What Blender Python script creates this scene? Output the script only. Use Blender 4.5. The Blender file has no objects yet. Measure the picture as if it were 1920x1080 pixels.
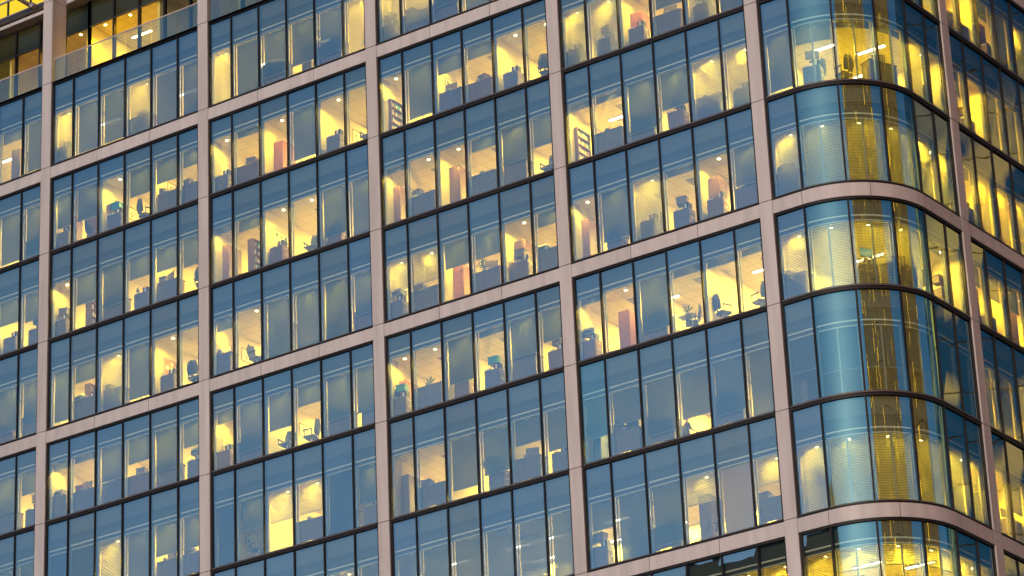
import bpy, bmesh, math, random
from mathutils import Matrix, Vector
random.seed(7)
S = bpy.context.scene
COL = S.collection
# ------------------------------------------------------------------ camera
cam_d = bpy.data.cameras.new('camera'); cam = bpy.data.objects.new('camera', cam_d); COL.objects.link(cam)
cam_d.sensor_width = 36.0; cam_d.lens = 6256.9/1920*36; cam_d.clip_start = 1; cam_d.clip_end = 5000
_r = Vector((0.81872507, 0.57272243, -0.04096665)); _d = Vector((-0.25974211, 0.30578964, -0.91598402)); _f = Vector((-0.51207742, 0.76057985, 0.39911778))
cam.matrix_world = Matrix(((_r.x, -_d.x, -_f.x, 90.8719), (_r.y, -_d.y, -_f.y, -98.6436), (_r.z, -_d.z, -_f.z, -51.9719), (0, 0, 0, 1)))
S.camera = cam
# ------------------------------------------------------------------ sky, sun, exposure
SUN_AZ, SUN_EL = math.radians(-84), math.radians(9)
W = bpy.data.worlds.new('World'); S.world = W; W.use_nodes = True
wn = W.node_tree; wn.nodes.clear()
sky = wn.nodes.new('ShaderNodeTexSky'); sky.sky_type = 'NISHITA'; sky.sun_disc = False
sky.sun_elevation = SUN_EL; sky.sun_rotation = math.pi/2-SUN_AZ
sky.air_density = 1.0; sky.dust_density = 1.0; sky.ozone_density = 3.0
bg = wn.nodes.new('ShaderNodeBackground'); bg.inputs['Strength'].default_value = 0.08
wo = wn.nodes.new('ShaderNodeOutputWorld')
tcw = wn.nodes.new('ShaderNodeTexCoord'); sepw = wn.nodes.new('ShaderNodeSeparateXYZ'); nzw = wn.nodes.new('ShaderNodeTexNoise')
nzw.inputs['Scale'].default_value = 3.2; nzw.inputs['Detail'].default_value = 4; mpw = wn.nodes.new('ShaderNodeMapping'); mpw.inputs['Scale'].default_value = (1, 1, 3)
wn.links.new(tcw.outputs['Generated'], sepw.inputs[0]); wn.links.new(tcw.outputs['Generated'], mpw.inputs[0]); wn.links.new(mpw.outputs[0], nzw.inputs['Vector'])
low = wn.nodes.new('ShaderNodeMapRange'); low.inputs['From Min'].default_value = .46; low.inputs['From Max'].default_value = .30; low.inputs['To Min'].default_value = .0; low.inputs['To Max'].default_value = .42
nz2 = wn.nodes.new('ShaderNodeMapRange'); nz2.inputs['From Min'].default_value = .35; nz2.inputs['From Max'].default_value = .68; nz2.inputs['To Min'].default_value = .25; nz2.inputs['To Max'].default_value = 1.15
mulw = wn.nodes.new('ShaderNodeMath'); mulw.operation = 'MULTIPLY'; mulw.use_clamp = True
wn.links.new(sepw.outputs['Z'], low.inputs['Value']); wn.links.new(nzw.outputs['Fac'], nz2.inputs['Value']); wn.links.new(low.outputs[0], mulw.inputs[0]); wn.links.new(nz2.outputs[0], mulw.inputs[1])
mxw = wn.nodes.new('ShaderNodeMix'); mxw.data_type = 'RGBA'; mxw.inputs[7].default_value = (2.9, 3.3, 4.6, 1)
wn.links.new(mulw.outputs[0], mxw.inputs[0]); wn.links.new(sky.outputs[0], mxw.inputs[6]); wn.links.new(mxw.outputs[2], bg.inputs[0]); wn.links.new(bg.outputs[0], wo.inputs[0])
sun_d = bpy.data.lights.new('sun', 'SUN'); sun = bpy.data.objects.new('sun', sun_d); COL.objects.link(sun)
sun_d.energy = 0.62; sun_d.angle = math.radians(14); sun_d.color = (1.0, 0.82, 0.68)
_sd = Vector((math.cos(SUN_EL)*math.cos(SUN_AZ), math.cos(SUN_EL)*math.sin(SUN_AZ), math.sin(SUN_EL)))
sun.rotation_euler = _sd.to_track_quat('Z', 'Y').to_euler(); sun.location = _sd*300
S.view_settings.view_transform = 'Standard'; S.view_settings.look = 'None'
S.view_settings.gamma = 1; S.view_settings.use_curve_mapping = False
S.view_settings.exposure = 1.5
S.cycles.max_bounces = 7; S.cycles.diffuse_bounces = 4; S.cycles.glossy_bounces = 3; S.cycles.transparent_max_bounces = 12
S.cycles.caustics_reflective = False; S.cycles.caustics_refractive = False
S.cycles.sample_clamp_indirect = 6.0; S.cycles.use_denoising = True
LAMP = 2.8                      # power of the office lamps, all together
# ------------------------------------------------------------------ materials
def mat(name, base=(.5, .5, .5), rough=.5, metal=0, var=0.0, scale=6.0, bump=0.0, stretch=None, spec=.5, island=0):
    m = bpy.data.materials.new(name); m.use_nodes = True
    nt = m.node_tree; b = nt.nodes['Principled BSDF']
    b.inputs['Base Color'].default_value = (*base, 1); b.inputs['Roughness'].default_value = rough
    b.inputs['Metallic'].default_value = metal; b.inputs['Specular IOR Level'].default_value = spec
    if var or bump:
        tc = nt.nodes.new('ShaderNodeTexCoord'); mp = nt.nodes.new('ShaderNodeMapping')
        if stretch: mp.inputs['Scale'].default_value = stretch
        no = nt.nodes.new('ShaderNodeTexNoise'); no.inputs['Scale'].default_value = scale; no.inputs['Detail'].default_value = 5
        nt.links.new(tc.outputs['Object'], mp.inputs[0]); nt.links.new(mp.outputs[0], no.inputs['Vector'])
        if var:
            cr = nt.nodes.new('ShaderNodeMapRange'); cr.inputs['From Min'].default_value = .25; cr.inputs['From Max'].default_value = .75
            cr.inputs['To Min'].default_value = 1-var; cr.inputs['To Max'].default_value = 1+var
            mx = nt.nodes.new('ShaderNodeVectorMath'); mx.operation = 'SCALE'; mx.inputs[0].default_value = base
            if island:                            # each cassette has its own slight tone
                ge = nt.nodes.new('ShaderNodeNewGeometry'); im = nt.nodes.new('ShaderNodeMath'); im.operation = 'MULTIPLY_ADD'; im.inputs[1].default_value = island; im.inputs[2].default_value = 1-island/2
                i2 = nt.nodes.new('ShaderNodeVectorMath'); i2.operation = 'SCALE'; i2.inputs[0].default_value = base; nt.links.new(ge.outputs['Random Per Island'], im.inputs[0]); nt.links.new(im.outputs[0], i2.inputs['Scale']); nt.links.new(i2.outputs[0], mx.inputs[0])
            nt.links.new(no.outputs['Fac'], cr.inputs['Value']); nt.links.new(cr.outputs[0], mx.inputs['Scale']); nt.links.new(mx.outputs[0], b.inputs['Base Color'])
        if bump:
            bp = nt.nodes.new('ShaderNodeBump'); bp.inputs['Strength'].default_value = bump; bp.inputs['Distance'].default_value = .02
            nt.links.new(no.outputs['Fac'], bp.inputs['Height']); nt.links.new(bp.outputs[0], b.inputs['Normal'])
    return m
def emis(name, col, strength):
    m = bpy.data.materials.new(name); m.use_nodes = True; nt = m.node_tree; nt.nodes.clear()
    e = nt.nodes.new('ShaderNodeEmission'); o = nt.nodes.new('ShaderNodeOutputMaterial')
    e.inputs[0].default_value = (*col, 1); e.inputs[1].default_value = strength; nt.links.new(e.outputs[0], o.inputs[0]); return m
def glass(name, tint, gl, r0, r1, bump, bscale):
    """coated facade glass: a tinted clear sheet with a mirror coat that grows towards grazing angles"""
    m = bpy.data.materials.new(name); m.use_nodes = True; nt = m.node_tree; nt.nodes.clear()
    N = nt.nodes.new; L = nt.links.new
    t = N('ShaderNodeBsdfTransparent'); t.inputs[0].default_value = (*tint, 1)
    g = N('ShaderNodeBsdfGlossy'); g.inputs['Color'].default_value = (*gl, 1); g.inputs['Roughness'].default_value = 0.0
    lw = N('ShaderNodeLayerWeight'); lw.inputs['Blend'].default_value = .5
    pw = N('ShaderNodeMath'); pw.operation = 'POWER'; pw.inputs[1].default_value = 3
    ma = N('ShaderNodeMath'); ma.operation = 'MULTIPLY_ADD'; ma.inputs[1].default_value = r1; ma.inputs[2].default_value = r0
    L(lw.outputs['Facing'], pw.inputs[0]); L(pw.outputs[0], ma.inputs[0])
    tc = N('ShaderNodeTexCoord'); no = N('ShaderNodeTexNoise'); no.inputs['Scale'].default_value = bscale; no.inputs['Detail'].default_value = 1.0
    bp = N('ShaderNodeBump'); bp.inputs['Strength'].default_value = 1.0; bp.inputs['Distance'].default_value = bump
    L(tc.outputs['Object'], no.inputs['Vector']); L(no.outputs['Fac'], bp.inputs['Height']); L(bp.outputs[0], g.inputs['Normal'])
    mx = N('ShaderNodeMixShader'); o = N('ShaderNodeOutputMaterial')
    L(ma.outputs[0], mx.inputs[0]); L(t.outputs[0], mx.inputs[1]); L(g.outputs[0], mx.inputs[2]); L(mx.outputs[0], o.inputs[0])
    return m
def fabric(name, col, trans, see=0.0):
    m = bpy.data.materials.new(name); m.use_nodes = True; nt = m.node_tree; nt.nodes.clear()
    N = nt.nodes.new; L = nt.links.new
    d = N('ShaderNodeBsdfDiffuse'); d.inputs[0].default_value = (*col, 1)
    t = N('ShaderNodeBsdfTranslucent'); t.inputs[0].default_value = (*trans, 1)
    a = N('ShaderNodeAddShader'); L(d.outputs[0], a.inputs[0]); L(t.outputs[0], a.inputs[1])
    o = N('ShaderNodeOutputMaterial')
    if see:
        tr = N('ShaderNodeBsdfTransparent'); mx = N('ShaderNodeMixShader'); mx.inputs[0].default_value = see
        L(a.outputs[0], mx.inputs[1]); L(tr.outputs[0], mx.inputs[2]); L(mx.outputs[0], o.inputs[0])
    else: L(a.outputs[0], o.inputs[0])
    return m
M = dict(
    clad=mat('satin aluminium cladding', (.45, .40, .392), .42, 0.0, .15, 2.6, 0, (1, 1, .09), .4, .10),
    dark=mat('dark anodised frame', (.010, .007, .008), .5, 0, .2, 4, spec=.25),
    strip=mat('grey gasket strip', (.075, .06, .058), .4, 0, .2, 3),
    rail=mat('grey inner frame', (.30, .34, .37), .4, 0, .05, 3),
    pale=mat('pale blind box edge', (.80, .84, .88), .35, 0, .05, 3),
    shadow=mat('spandrel panel', (.045, .06, .075), .6, 0, .15, .9),
    shadow2=mat('upper spandrel panel', (.11, .12, .125), .6, 0, .15, .9),
    groove=mat('spandrel groove', (.02, .025, .03), .6),
    slab=mat('concrete slab', (.3, .29, .28), .8, 0, .1, 2),
    ceil=mat('ceiling tile', (.84, .77, .52), .9, 0, .03, 8),
    wall=mat('cream painted partition', (.85, .77, .52), .8, 0, .03, 2),
    carpet=mat('pale beige carpet', (.64, .57, .38), .95, 0, .15, 30),
    brown=mat('brown wood veneer', (.21, .105, .08), .5, 0, .15, 5, 0, (1, 1, .2)),
    red=mat('orange red laminate', (.42, .15, .08), .5, 0, .1, 5),
    slate=mat('mauve grey laminate', (.17, .125, .135), .5, 0, .15, 5),
    metal=mat('brushed metal', (.45, .45, .45), .35, .8, .05, 8),
    black=mat('black plastic', (.02, .02, .022), .5, 0, .2, 8),
    cloth=mat('dark blue upholstery', (.06, .06, .085), .9, 0, .2, 25),
    paper=mat('white paper', (.8, .78, .72), .8, 0, .06, 9),
    grey=mat('grey plastic', (.30, .31, .32), .5, 0, .1, 7),
    teal=mat('teal plastic', (.05, .32, .36), .45, 0, .1, 6),
    leaf=mat('houseplant leaf', (.07, .16, .03), .6, 0, .3, 9),
    pot=mat('terracotta', (.35, .15, .08), .8, 0, .1, 8),
    ink=mat('poster ink', (.10, .09, .10), .7, 0, .3, 12),
    skin=mat('skin', (.5, .28, .18), .6, 0, .05, 9),
    cork=mat('cork board', (.45, .25, .09), .9, 0, .15, 25),
    tint=mat('dark brown metal', (.045, .034, .032), .5, 0, .1, 3),
    ground=mat('paving', (.16, .155, .15), .85, 0, .2, .4),
    lens=emis('lamp lens', (1.0, .72, .28), 10.0),
    tube=emis('fluorescent diffuser', (1.0, .84, .55), 5.0),
    screen=emis('lit monitor screen', (.10, .65, .60), .55),
    glass=glass('coated blue facade glass', (.74, .76, .62), (.68, .95, 1.0), .27, .5, .0008, .8),
    curved=glass('curved teal facade glass', (.70, .80, .68), (.40, .84, .95), .27, .5, .0006, 1.2),  # teal of the mirrored sky is put into the coat colour
    glassb=glass('second batch blue facade glass', (.74, .76, .62), (.76, .96, .97), .25, .5, .0008, .8),
    glassc=glass('third batch blue facade glass', (.72, .75, .62), (.62, .90, 1.0), .29, .5, .0008, .8),
    tealpane=glass('replacement teal glass', (.66, .80, .70), (.54, .96, 1.0), .30, .5, .0008, .8),
    side=glass('wavy facade glass', (.80, .76, .42), (.72, .92, 1.0), .25, .5, .0035, .75),
    bare=glass('terrace window glass', (.86, .82, .50), (.8, .95, 1.0), .012, .4, .0008, .8),
    clear=glass('clear balustrade glass', (.74, .84, .66), (.62, .95, 1.0), .17, .6, .0008, .8),
    roller=fabric('roller blind fabric', (.045, .075, .105), (.016, .018, .022), .022),
    roller_pale=fabric('lilac roller blind fabric', (.36, .29, .33), (.06, .05, .05)),
    slat=fabric('venetian slat', (.20, .21, .21), (.17, .16, .13)),
)
def tiles(m, size, line):
    """square tile joints over an existing base colour"""
    nt = m.node_tree; b = nt.nodes['Principled BSDF']; src = b.inputs['Base Color'].links[0].from_socket
    tc = nt.nodes.new('ShaderNodeTexCoord'); br = nt.nodes.new('ShaderNodeTexBrick'); br.offset = 0; br.inputs['Scale'].default_value = 1.0
    br.inputs['Brick Width'].default_value = size; br.inputs['Row Height'].default_value = size; br.inputs['Mortar Size'].default_value = line; br.inputs['Mortar Smooth'].default_value = .1
    br.inputs['Color1'].default_value = (1, 1, 1, 1); br.inputs['Color2'].default_value = (.95, .95, .95, 1); br.inputs['Mortar'].default_value = (.68, .68, .68, 1)
    mu = nt.nodes.new('ShaderNodeMix'); mu.data_type = 'RGBA'; mu.blend_type = 'MULTIPLY'; mu.inputs[0].default_value = 1
    nt.links.new(tc.outputs['Object'], br.inputs['Vector']); nt.links.new(src, mu.inputs[6]); nt.links.new(br.outputs['Color'], mu.inputs[7]); nt.links.new(mu.outputs[2], b.inputs['Base Color'])
tiles(M['ceil'], .6, .014)
# ------------------------------------------------------------------ mesh helpers and the facade path
F = 4.1616; U0, R, TH = 37.5377, 3.3253, 1.5392
UE = U0+R*TH
def path(s):
    if s <= U0: return (s, 0.0), (1.0, 0.0)
    if s <= UE:
        a = (s-U0)/R; return (U0+R*math.sin(a), R-R*math.cos(a)), (math.cos(a), math.sin(a))
    t = s-UE; return (U0+R*math.sin(TH)+t*math.cos(TH), R-R*math.cos(TH)+t*math.sin(TH)), (math.cos(TH), math.sin(TH))
def P(s, d, z):
    (x, y), (tx, ty) = path(s); return (x-ty*d, y+tx*d, z)
def ang(s): t = path(s)[1]; return math.atan2(t[1], t[0])
def breaks(s0, s1, n=None):
    lo, hi = max(s0, U0), min(s1, UE)
    pts = [s0, s1]
    if hi > lo+1e-6:
        k = n or max(2, int((hi-lo)/.16)); pts += [lo+(hi-lo)*i/k for i in range(k+1)]
    pts = sorted(pts); out = [pts[0]]
    for p in pts[1:]:
        if p-out[-1] > 1e-5: out.append(p)
    return out
class MB:
    def __init__(self): self.v = []; self.f = []; self.mi = []; self.ms = []; self.sm = []
    def m(self, mt):
        if mt not in self.ms: self.ms.append(mt)
        return self.ms.index(mt)
    def add(self, vs, fs, mt, smooth=False):
        o = len(self.v); self.v += [tuple(v) for v in vs]; k = self.m(mt)
        for f in fs: self.f.append([o+i for i in f]); self.mi.append(k); self.sm.append(smooth)
    def box(self, x0, x1, y0, y1, z0, z1, mt):
        self.add([(x0, y0, z0), (x1, y0, z0), (x1, y1, z0), (x0, y1, z0), (x0, y0, z1), (x1, y0, z1), (x1, y1, z1), (x0, y1, z1)],
                 [(0, 3, 2, 1), (4, 5, 6, 7), (0, 1, 5, 4), (1, 2, 6, 5), (2, 3, 7, 6), (3, 0, 4, 7)], mt)
    def rbox(self, x0, x1, y0, y1, z0, z1, mt, b=.012):
        """box with chamfered vertical and top edges"""
        def ring(i, z): return [(x0+i+b, y0+i, z), (x1-i-b, y0+i, z), (x1-i, y0+i+b, z), (x1-i, y1-i-b, z), (x1-i-b, y1-i, z), (x0+i+b, y1-i, z), (x0+i, y1-i-b, z), (x0+i, y0+i+b, z)]
        vs = ring(0, z0)+ring(0, z1-b)+ring(b*.8, z1); fs = [tuple(range(7, -1, -1)), tuple(range(16, 24))]
        for r in (0, 8): fs += [(r+i, r+(i+1) % 8, r+8+(i+1) % 8, r+8+i) for i in range(8)]
        self.add(vs, fs, mt)
    def pbox(self, s0, s1, d0, d1, z0, z1, mt):
        br = breaks(s0, s1); vs = []; fs = []
        for s in br: vs += [P(s, d0, z0), P(s, d1, z0), P(s, d1, z1), P(s, d0, z1)]
        n = len(br)
        for i in range(n-1):
            a = 4*i; b = a+4
            fs += [(a, b, b+3, a+3), (a+1, a+2, b+2, b+1), (a, a+1, b+1, b), (a+3, b+3, b+2, a+2)]
        fs += [(0, 3, 2, 1), (4*n-4, 4*n-3, 4*n-2, 4*n-1)]
        self.add(vs, fs, mt)
    def pquad(self, s0, s1, d, z0, z1, mt, jit=0.0, n=None):
        br = breaks(s0, s1, n); vs = []; fs = []
        e = [random.uniform(-jit, jit) for _ in range(4)]
        for s in br:
            t = (s-s0)/(s1-s0)
            vs += [P(s, d+e[0]*(1-t)+e[1]*t, z0), P(s, d+e[2]*(1-t)+e[3]*t, z1)]
        for i in range(len(br)-1): fs.append((2*i, 2*i+2, 2*i+3, 2*i+1))
        self.add(vs, fs, mt, len(br) > 2)
    def tube(self, p0, p1, r, mt, n=8, r1=None, caps=True):
        p0 = Vector(p0); p1 = Vector(p1); r1 = r if r1 is None else r1
        d = (p1-p0).normalized(); a = d.orthogonal().normalized(); b = d.cross(a)
        vs = [p0+(a*math.cos(2*math.pi*i/n)+b*math.sin(2*math.pi*i/n))*r for i in range(n)]+[p1+(a*math.cos(2*math.pi*i/n)+b*math.sin(2*math.pi*i/n))*r1 for i in range(n)]
        self.add(vs, [(i, (i+1) % n, n+(i+1) % n, n+i) for i in range(n)], mt, True)
        if caps: self.add(vs, [tuple(range(n-1, -1, -1)), tuple(range(n, 2*n))], mt)
    def mesh(self, name):
        me = bpy.data.meshes.new(name); me.from_pydata(self.v, [], self.f)
        for k in self.ms: me.materials.append(M[k])
        me.polygons.foreach_set('material_index', self.mi); me.polygons.foreach_set('use_smooth', self.sm)
        me.update(); return me
    def build(self, name, parent=None):
        o = bpy.data.objects.new(name, self.mesh(name)); COL.objects.link(o)
        if parent: o.parent = parent
        return o
def tag(o, label, cat, group=None, kind=None):
    if label: o['label'] = label
    if cat: o['category'] = cat
    if group: o['group'] = group
    if kind: o['kind'] = kind
    return o
def empty(name, loc=(0, 0, 0), rz=0):
    o = bpy.data.objects.new(name, None); o.empty_display_size = .2; COL.objects.link(o); o.location = loc; o.rotation_euler.z = rz; return o
def copy_tree(o, parent=None):
    c = o.copy(); COL.objects.link(c)
    if parent: c.parent = parent
    for ch in o.children: copy_tree(ch, c)
    return c
# ------------------------------------------------------------------ ground and the office building
SLO, SHI = -5, 3                                  # lowest and highest storey built with its rooms
GZ = -53.7
g = MB(); g.add([(-2500, -2500, GZ), (2500, -2500, GZ), (2500, 2500, GZ), (-2500, 2500, GZ)], [(0, 1, 2, 3)], 'ground'); tag(g.build('ground'), None, None, None, 'structure')
B = empty('office_building'); tag(B, 'glazed office block with pale grid frame and a rounded corner, lit at dusk', 'building')
RB = UE+3.0                                       # column line after the corner
SEND = RB+9.3
BAYS = {i: (9.0*(i-1), [9.0*(i-1)+.3]+[9.0*(i-1)+1.5*k for k in range(1, 6)]+[9.0*i-.3]) for i in range(0, 5)}
BAYS[5] = (36.0, [36.3, U0, U0+R*TH/3, U0+R*TH*2/3, UE, UE+1.5, RB-.3])
BAYS[6] = (RB, [RB+.3]+[RB+1.5*k for k in range(1, 6)]+[RB+8.7])
COLS = [-9.0, 0.0, 9.0, 18.0, 27.0, 36.0, RB, RB+9.0]
def is_band(v): return v % 3 == 0
for c in COLS:                                    # clad columns, one cassette per storey with an open joint at each floor line
    b = MB(); b.pbox(c-.24, c+.24, .0, .80, (SLO)*F-.6, 5*F+1.6, 'dark')
    for v in range(SLO, 6):
        z1 = (v+1)*F-.015 if v < 5 else 5*F+1.6
        if v == SLO: b.pbox(c-.27, c+.27, -.07, .85, v*F-.6, v*F-.015, 'clad')
        b.pbox(c-.27, c+.27, -.07, .85, v*F+.012, z1, 'clad')
    b.build('column', B)
for v in range(SLO, 5):
    if not is_band(v): continue
    for k, (s0, br) in BAYS.items():              # pale spandrel band of cassettes, a joint every other pane
        b = MB(); a, e = br[0], br[-1]; b.pbox(a-.025, e+.025, .03, .28, v*F-.57, v*F-.05, 'dark')
        cuts = [a-.03, br[2], br[4], e+.03] if k != 5 else [a-.03, br[1], (br[2]+br[3])/2, br[4], e+.03]
        for i in range(len(cuts)-1): b.pbox(cuts[i]+.011, cuts[i+1]-.011, -.06, .025, v*F-.575, v*F-.045, 'clad')
        b.build('spandrel_beam', B)
        # weathering lines live in the cladding material
def gmat(k): return 'side' if k == 6 else 'glass'
for v in range(SLO, SHI+1):
    for k, (s0, br) in BAYS.items():
        z0 = v*F; z1 = (v+1)*F-(.605 if is_band(v+1) else 0)
        lo = z0+(.0 if is_band(v) else .0); hi = z1
        w = MB()                                  # the window's dark frame: edge members, mullions, transoms
        gb = lo+.09; gt = hi-(.06 if is_band(v+1) else .11)
        for i, s in enumerate(br):
            hw = .030
            if i == 0: w.pbox(s-.028, s+.062, .0, .16, lo-.04*is_band(v), hi+.03*is_band(v+1), 'dark')
            elif i == 6: w.pbox(s-.062, s+.028, .0, .16, lo-.04*is_band(v), hi+.03*is_band(v+1), 'dark')
            else: w.pbox(s-hw, s+hw, .005, .16, gb-.03, gt+.01, 'dark')
        a, e = br[0]+.063, br[-1]-.063
        w.pbox(a, e, -.02, .16, lo+.006-.045*is_band(v), gb, 'dark')
        w.pbox(a, e, -.02, .16, gt, hi-.002+.03*is_band(v+1), 'dark')
        if not is_band(v): w.pbox(a, e, -.05, -.022, lo+.012, lo+.07, 'strip')
        else: w.pbox(a, e, -.05, -.022, lo+.045, lo+.07, 'strip')
        win = w.build('window', B)
        gl = MB(); inn = MB(); sb = MB()
        for i in range(6):
            cv = k == 5 and 1 <= i <= 3
            m_ = 'curved' if cv else gmat(k)
            if m_ == 'glass': m_ = 'tealpane' if (v, k, i) == (-2, 4, 0) else random.choice(['glass', 'glass', 'glassb', 'glassc'])
            gl.pquad(br[i]+.04, br[i+1]-.04, .05, gb-.01, gt+.01, m_, 0 if cv else .009, 14 if cv else None)
            l, r = br[i]+.045, br[i+1]-.045
            zt = v*F+2.74
            inn.pbox(l, l+.035, .20, .27, lo+.12, zt-.06, 'rail'); inn.pbox(r-.035, r, .20, .27, lo+.12, zt-.06, 'rail')
            inn.pbox(l, r, .20, .27, zt-.06, zt, 'rail'); inn.pbox(l+.036, r-.036, .20, .27, lo+.06, lo+.12, 'rail')
            inn.pbox(l, r, .17, .24, zt+.13, zt+.19, 'pale'); inn.pbox(l+.036, r-.036, .195, .199, zt-.035, zt-.012, 'pale')
            if cv: m2 = (l+r)/2; inn.pbox(m2-.03, m2+.03, .20, .27, lo+.12, zt-.061, 'rail')
            sb.pbox(l-.05, r+.05, .245, .275, zt+.002, (v+1)*F-.1, 'shadow')
            if not is_band(v+1): sb.pbox(l-.05, r+.05, .225, .244, zt+.52, zt+.545, 'groove'); sb.pbox(l-.05, r+.05, .225, .244, zt+.63, zt+.665, 'groove'); sb.pbox(l-.05, r+.05, .232, .244, zt+.67, (v+1)*F-.1, 'shadow2')
        gl.build('glass', win); inn.build('inner_frame', win); sb.build('spandrel_panel', win)
# floors, ceilings and walls inside
def ring(d, sa, sb):
    pts = [P(s, d, 0)[:2] for s in breaks(sa, sb, 12)]
    return pts
S_A = -9.2
def plate(name, z0, z1, d, mt, back=4.9, parent=B):
    """a floor-shaped sheet: outer edge follows the facade, inner edge the corridor wall"""
    o = ring(d, S_A, SEND-.1); pe = P(SEND-.1, back, 0)[:2]
    poly = o+[pe, (P(SEND-.1, back, 0)[0]*0+36.05-(back-4.9), 4.95+(back-4.9)), (S_A, 4.95+(back-4.9))]
    bm = bmesh.new(); vb = [bm.verts.new((x, y, z0)) for x, y in poly]; vt = [bm.verts.new((x, y, z1)) for x, y in poly]; n = len(poly)
    bm.faces.new(vb[::-1]); bm.faces.new(vt)
    for i in range(n): bm.faces.new((vb[i], vb[(i+1) % n], vt[(i+1) % n], vt[i]))
    bmesh.ops.triangulate(bm, faces=bm.faces[:2]); me = bpy.data.meshes.new(name); bm.to_mesh(me); bm.free(); me.materials.append(M[mt])
    ob = bpy.data.objects.new(name, me); COL.objects.link(ob); ob.parent = parent; return ob
for v in range(SLO, SHI+1):
    z = v*F
    sl = plate('floor_slab', z-1.36, z+.14, .29, 'slab', 8.0)
    cp = plate('carpet', z+.145, z+.20, .29, 'carpet', 4.9, sl)
    cl = plate('ceiling', z+2.75, z+2.79, .285, 'ceil', 4.9, sl)
    b = MB(); b.box(-9.2, 36.19, 4.8, 4.9, z+.205, z+2.745, 'wall')
    e0 = P(RB-3.0, 4.85, 0); e1 = P(SEND, 4.85, 0)
    b.add([(36.05, 4.91, z+.205), (36.19, 4.91, z+.205), (e1[0]+.14, e1[1], z+.205), (e1[0], e1[1], z+.205), (36.05, 4.91, z+2.745), (36.19, 4.91, z+2.745), (e1[0]+.14, e1[1], z+2.745), (e1[0], e1[1], z+2.745)],
          [(0, 3, 2, 1), (4, 5, 6, 7), (0, 1, 5, 4), (1, 2, 6, 5), (2, 3, 7, 6), (3, 0, 4, 7)], 'wall')
    b.build('corridor_wall', sl)
    for c in COLS:
        b = MB(); b.pbox(c-.22, c+.22, .86, 1.3, z+.205, z+2.745, 'wall')
        if v not in (3, -3) or c > 30: b.pbox(c-.06, c+.06, 1.302, 4.79, z+.205, z+2.745, 'wall')
        b.build('column_wall', sl)
    for k, (s0, br) in BAYS.items():
        if k == 5: continue
        for t in () if v in (3, -3) and k < 5 else (3, 6):
            b = MB(); b.pbox(s0+t-.05, s0+t+.05, .28, 4.79, z+.205, z+2.745, 'wall'); b.build('partition_wall', sl)
plate('roof_slab', 4*F-1.36, 4*F-.12, .29, 'slab', 8.0)
# the storeys below the picture, down to the street
b = MB(); z0 = GZ; z1 = SLO*F-.62
b.pbox(-9.3, SEND, .12, .3, z0, z1, 'shadow'); b.build('lower_wall', B)
for v in range(int((GZ)/F), SLO):
    b = MB(); b.pbox(-9.3, SEND, .0, .119, v*F-.3, v*F, 'clad'); b.build('lower_band', B)
# ------------------------------------------------------------------ set-back top storey behind a terrace
zt = 4*F
b = MB(); b.pbox(-9.3, SEND, -.02, .16, zt-.135, zt+.02, 'dark'); b.pbox(-9.3, SEND, .17, 2.69, zt-.115, zt, 'slab'); b.build('terrace_deck', B)
YB = 2.7
for k, (s0, br) in BAYS.items():
    if k >= 5: continue
    w = MB(); gl = MB(); g2 = MB(); hr = MB()
    for i in range(7):
        x = s0+1.5*i; w.box(x-.05, x+.05, YB-.05, YB+.12, zt+.005, zt+5.3, 'dark')
        if i < 6:
            gl.add([(x+.05, YB+.03, zt+.1), (x+1.45, YB+.03, zt+.1), (x+1.45, YB+.03, zt+5.28), (x+.05, YB+.03, zt+5.28)], [(0, 1, 2, 3)], 'bare')
            w.box(x+.051, x+1.449, YB-.04, YB+.1, zt+.005, zt+.1, 'dark'); w.box(x+.051, x+1.449, YB+.06, YB+.1, zt+4.03, zt+5.28, 'groove')
            w.box(x+.051, x+1.449, YB-.04, YB+.03, zt+3.96, zt+4.02, 'tint')
    win = w.build('terrace_window', B); gl.build('glass', win)
    for i in range(6):
        a, e = br[i], br[i+1]
        g2.add([(a+.012, .06, zt+.03), (e-.012, .06, zt+.03), (e-.012, .06, zt+1.13), (a+.012, .06, zt+1.13)], [(0, 1, 2, 3)], 'clear')
    bal = g2.build('balustrade', B)
    hr.tube((br[0]+.02, .06, zt+1.17), (br[-1]-.02, .06, zt+1.17), .035, 'clad', 10); hr.build('handrail', bal)
    sl = MB(); sl.box(s0-.3, s0+8.7, YB+.13, 8.0, zt+4.36, zt+4.5, 'ceil'); sl.build('terrace_ceiling', B)
    wl = MB(); wl.box(s0+4.0, s0+4.12, YB+.13, 7.8, zt+.01, zt+4.35, 'wall'); wl.box(s0-.35, s0-.25, YB+.13, 7.8, zt+.01, zt+4.35, 'wall'); wl.box(s0-.24, s0+9, 7.81, 7.9, zt+.01, zt+4.35, 'wall'); wl.build('terrace_wall', B)
    if k: 
        ed = MB(); ed.box(s0-.3, s0+8.7, 2.2, 8.0, zt+5.33, zt+5.58, 'clad'); ed.build('roof_edge', B)
    else:
        ed = MB(); ed.box(s0-.3, s0+8.7, 2.2, 8.0, zt+5.33, zt+5.58, 'clad'); ed.build('roof_edge', B)
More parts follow.
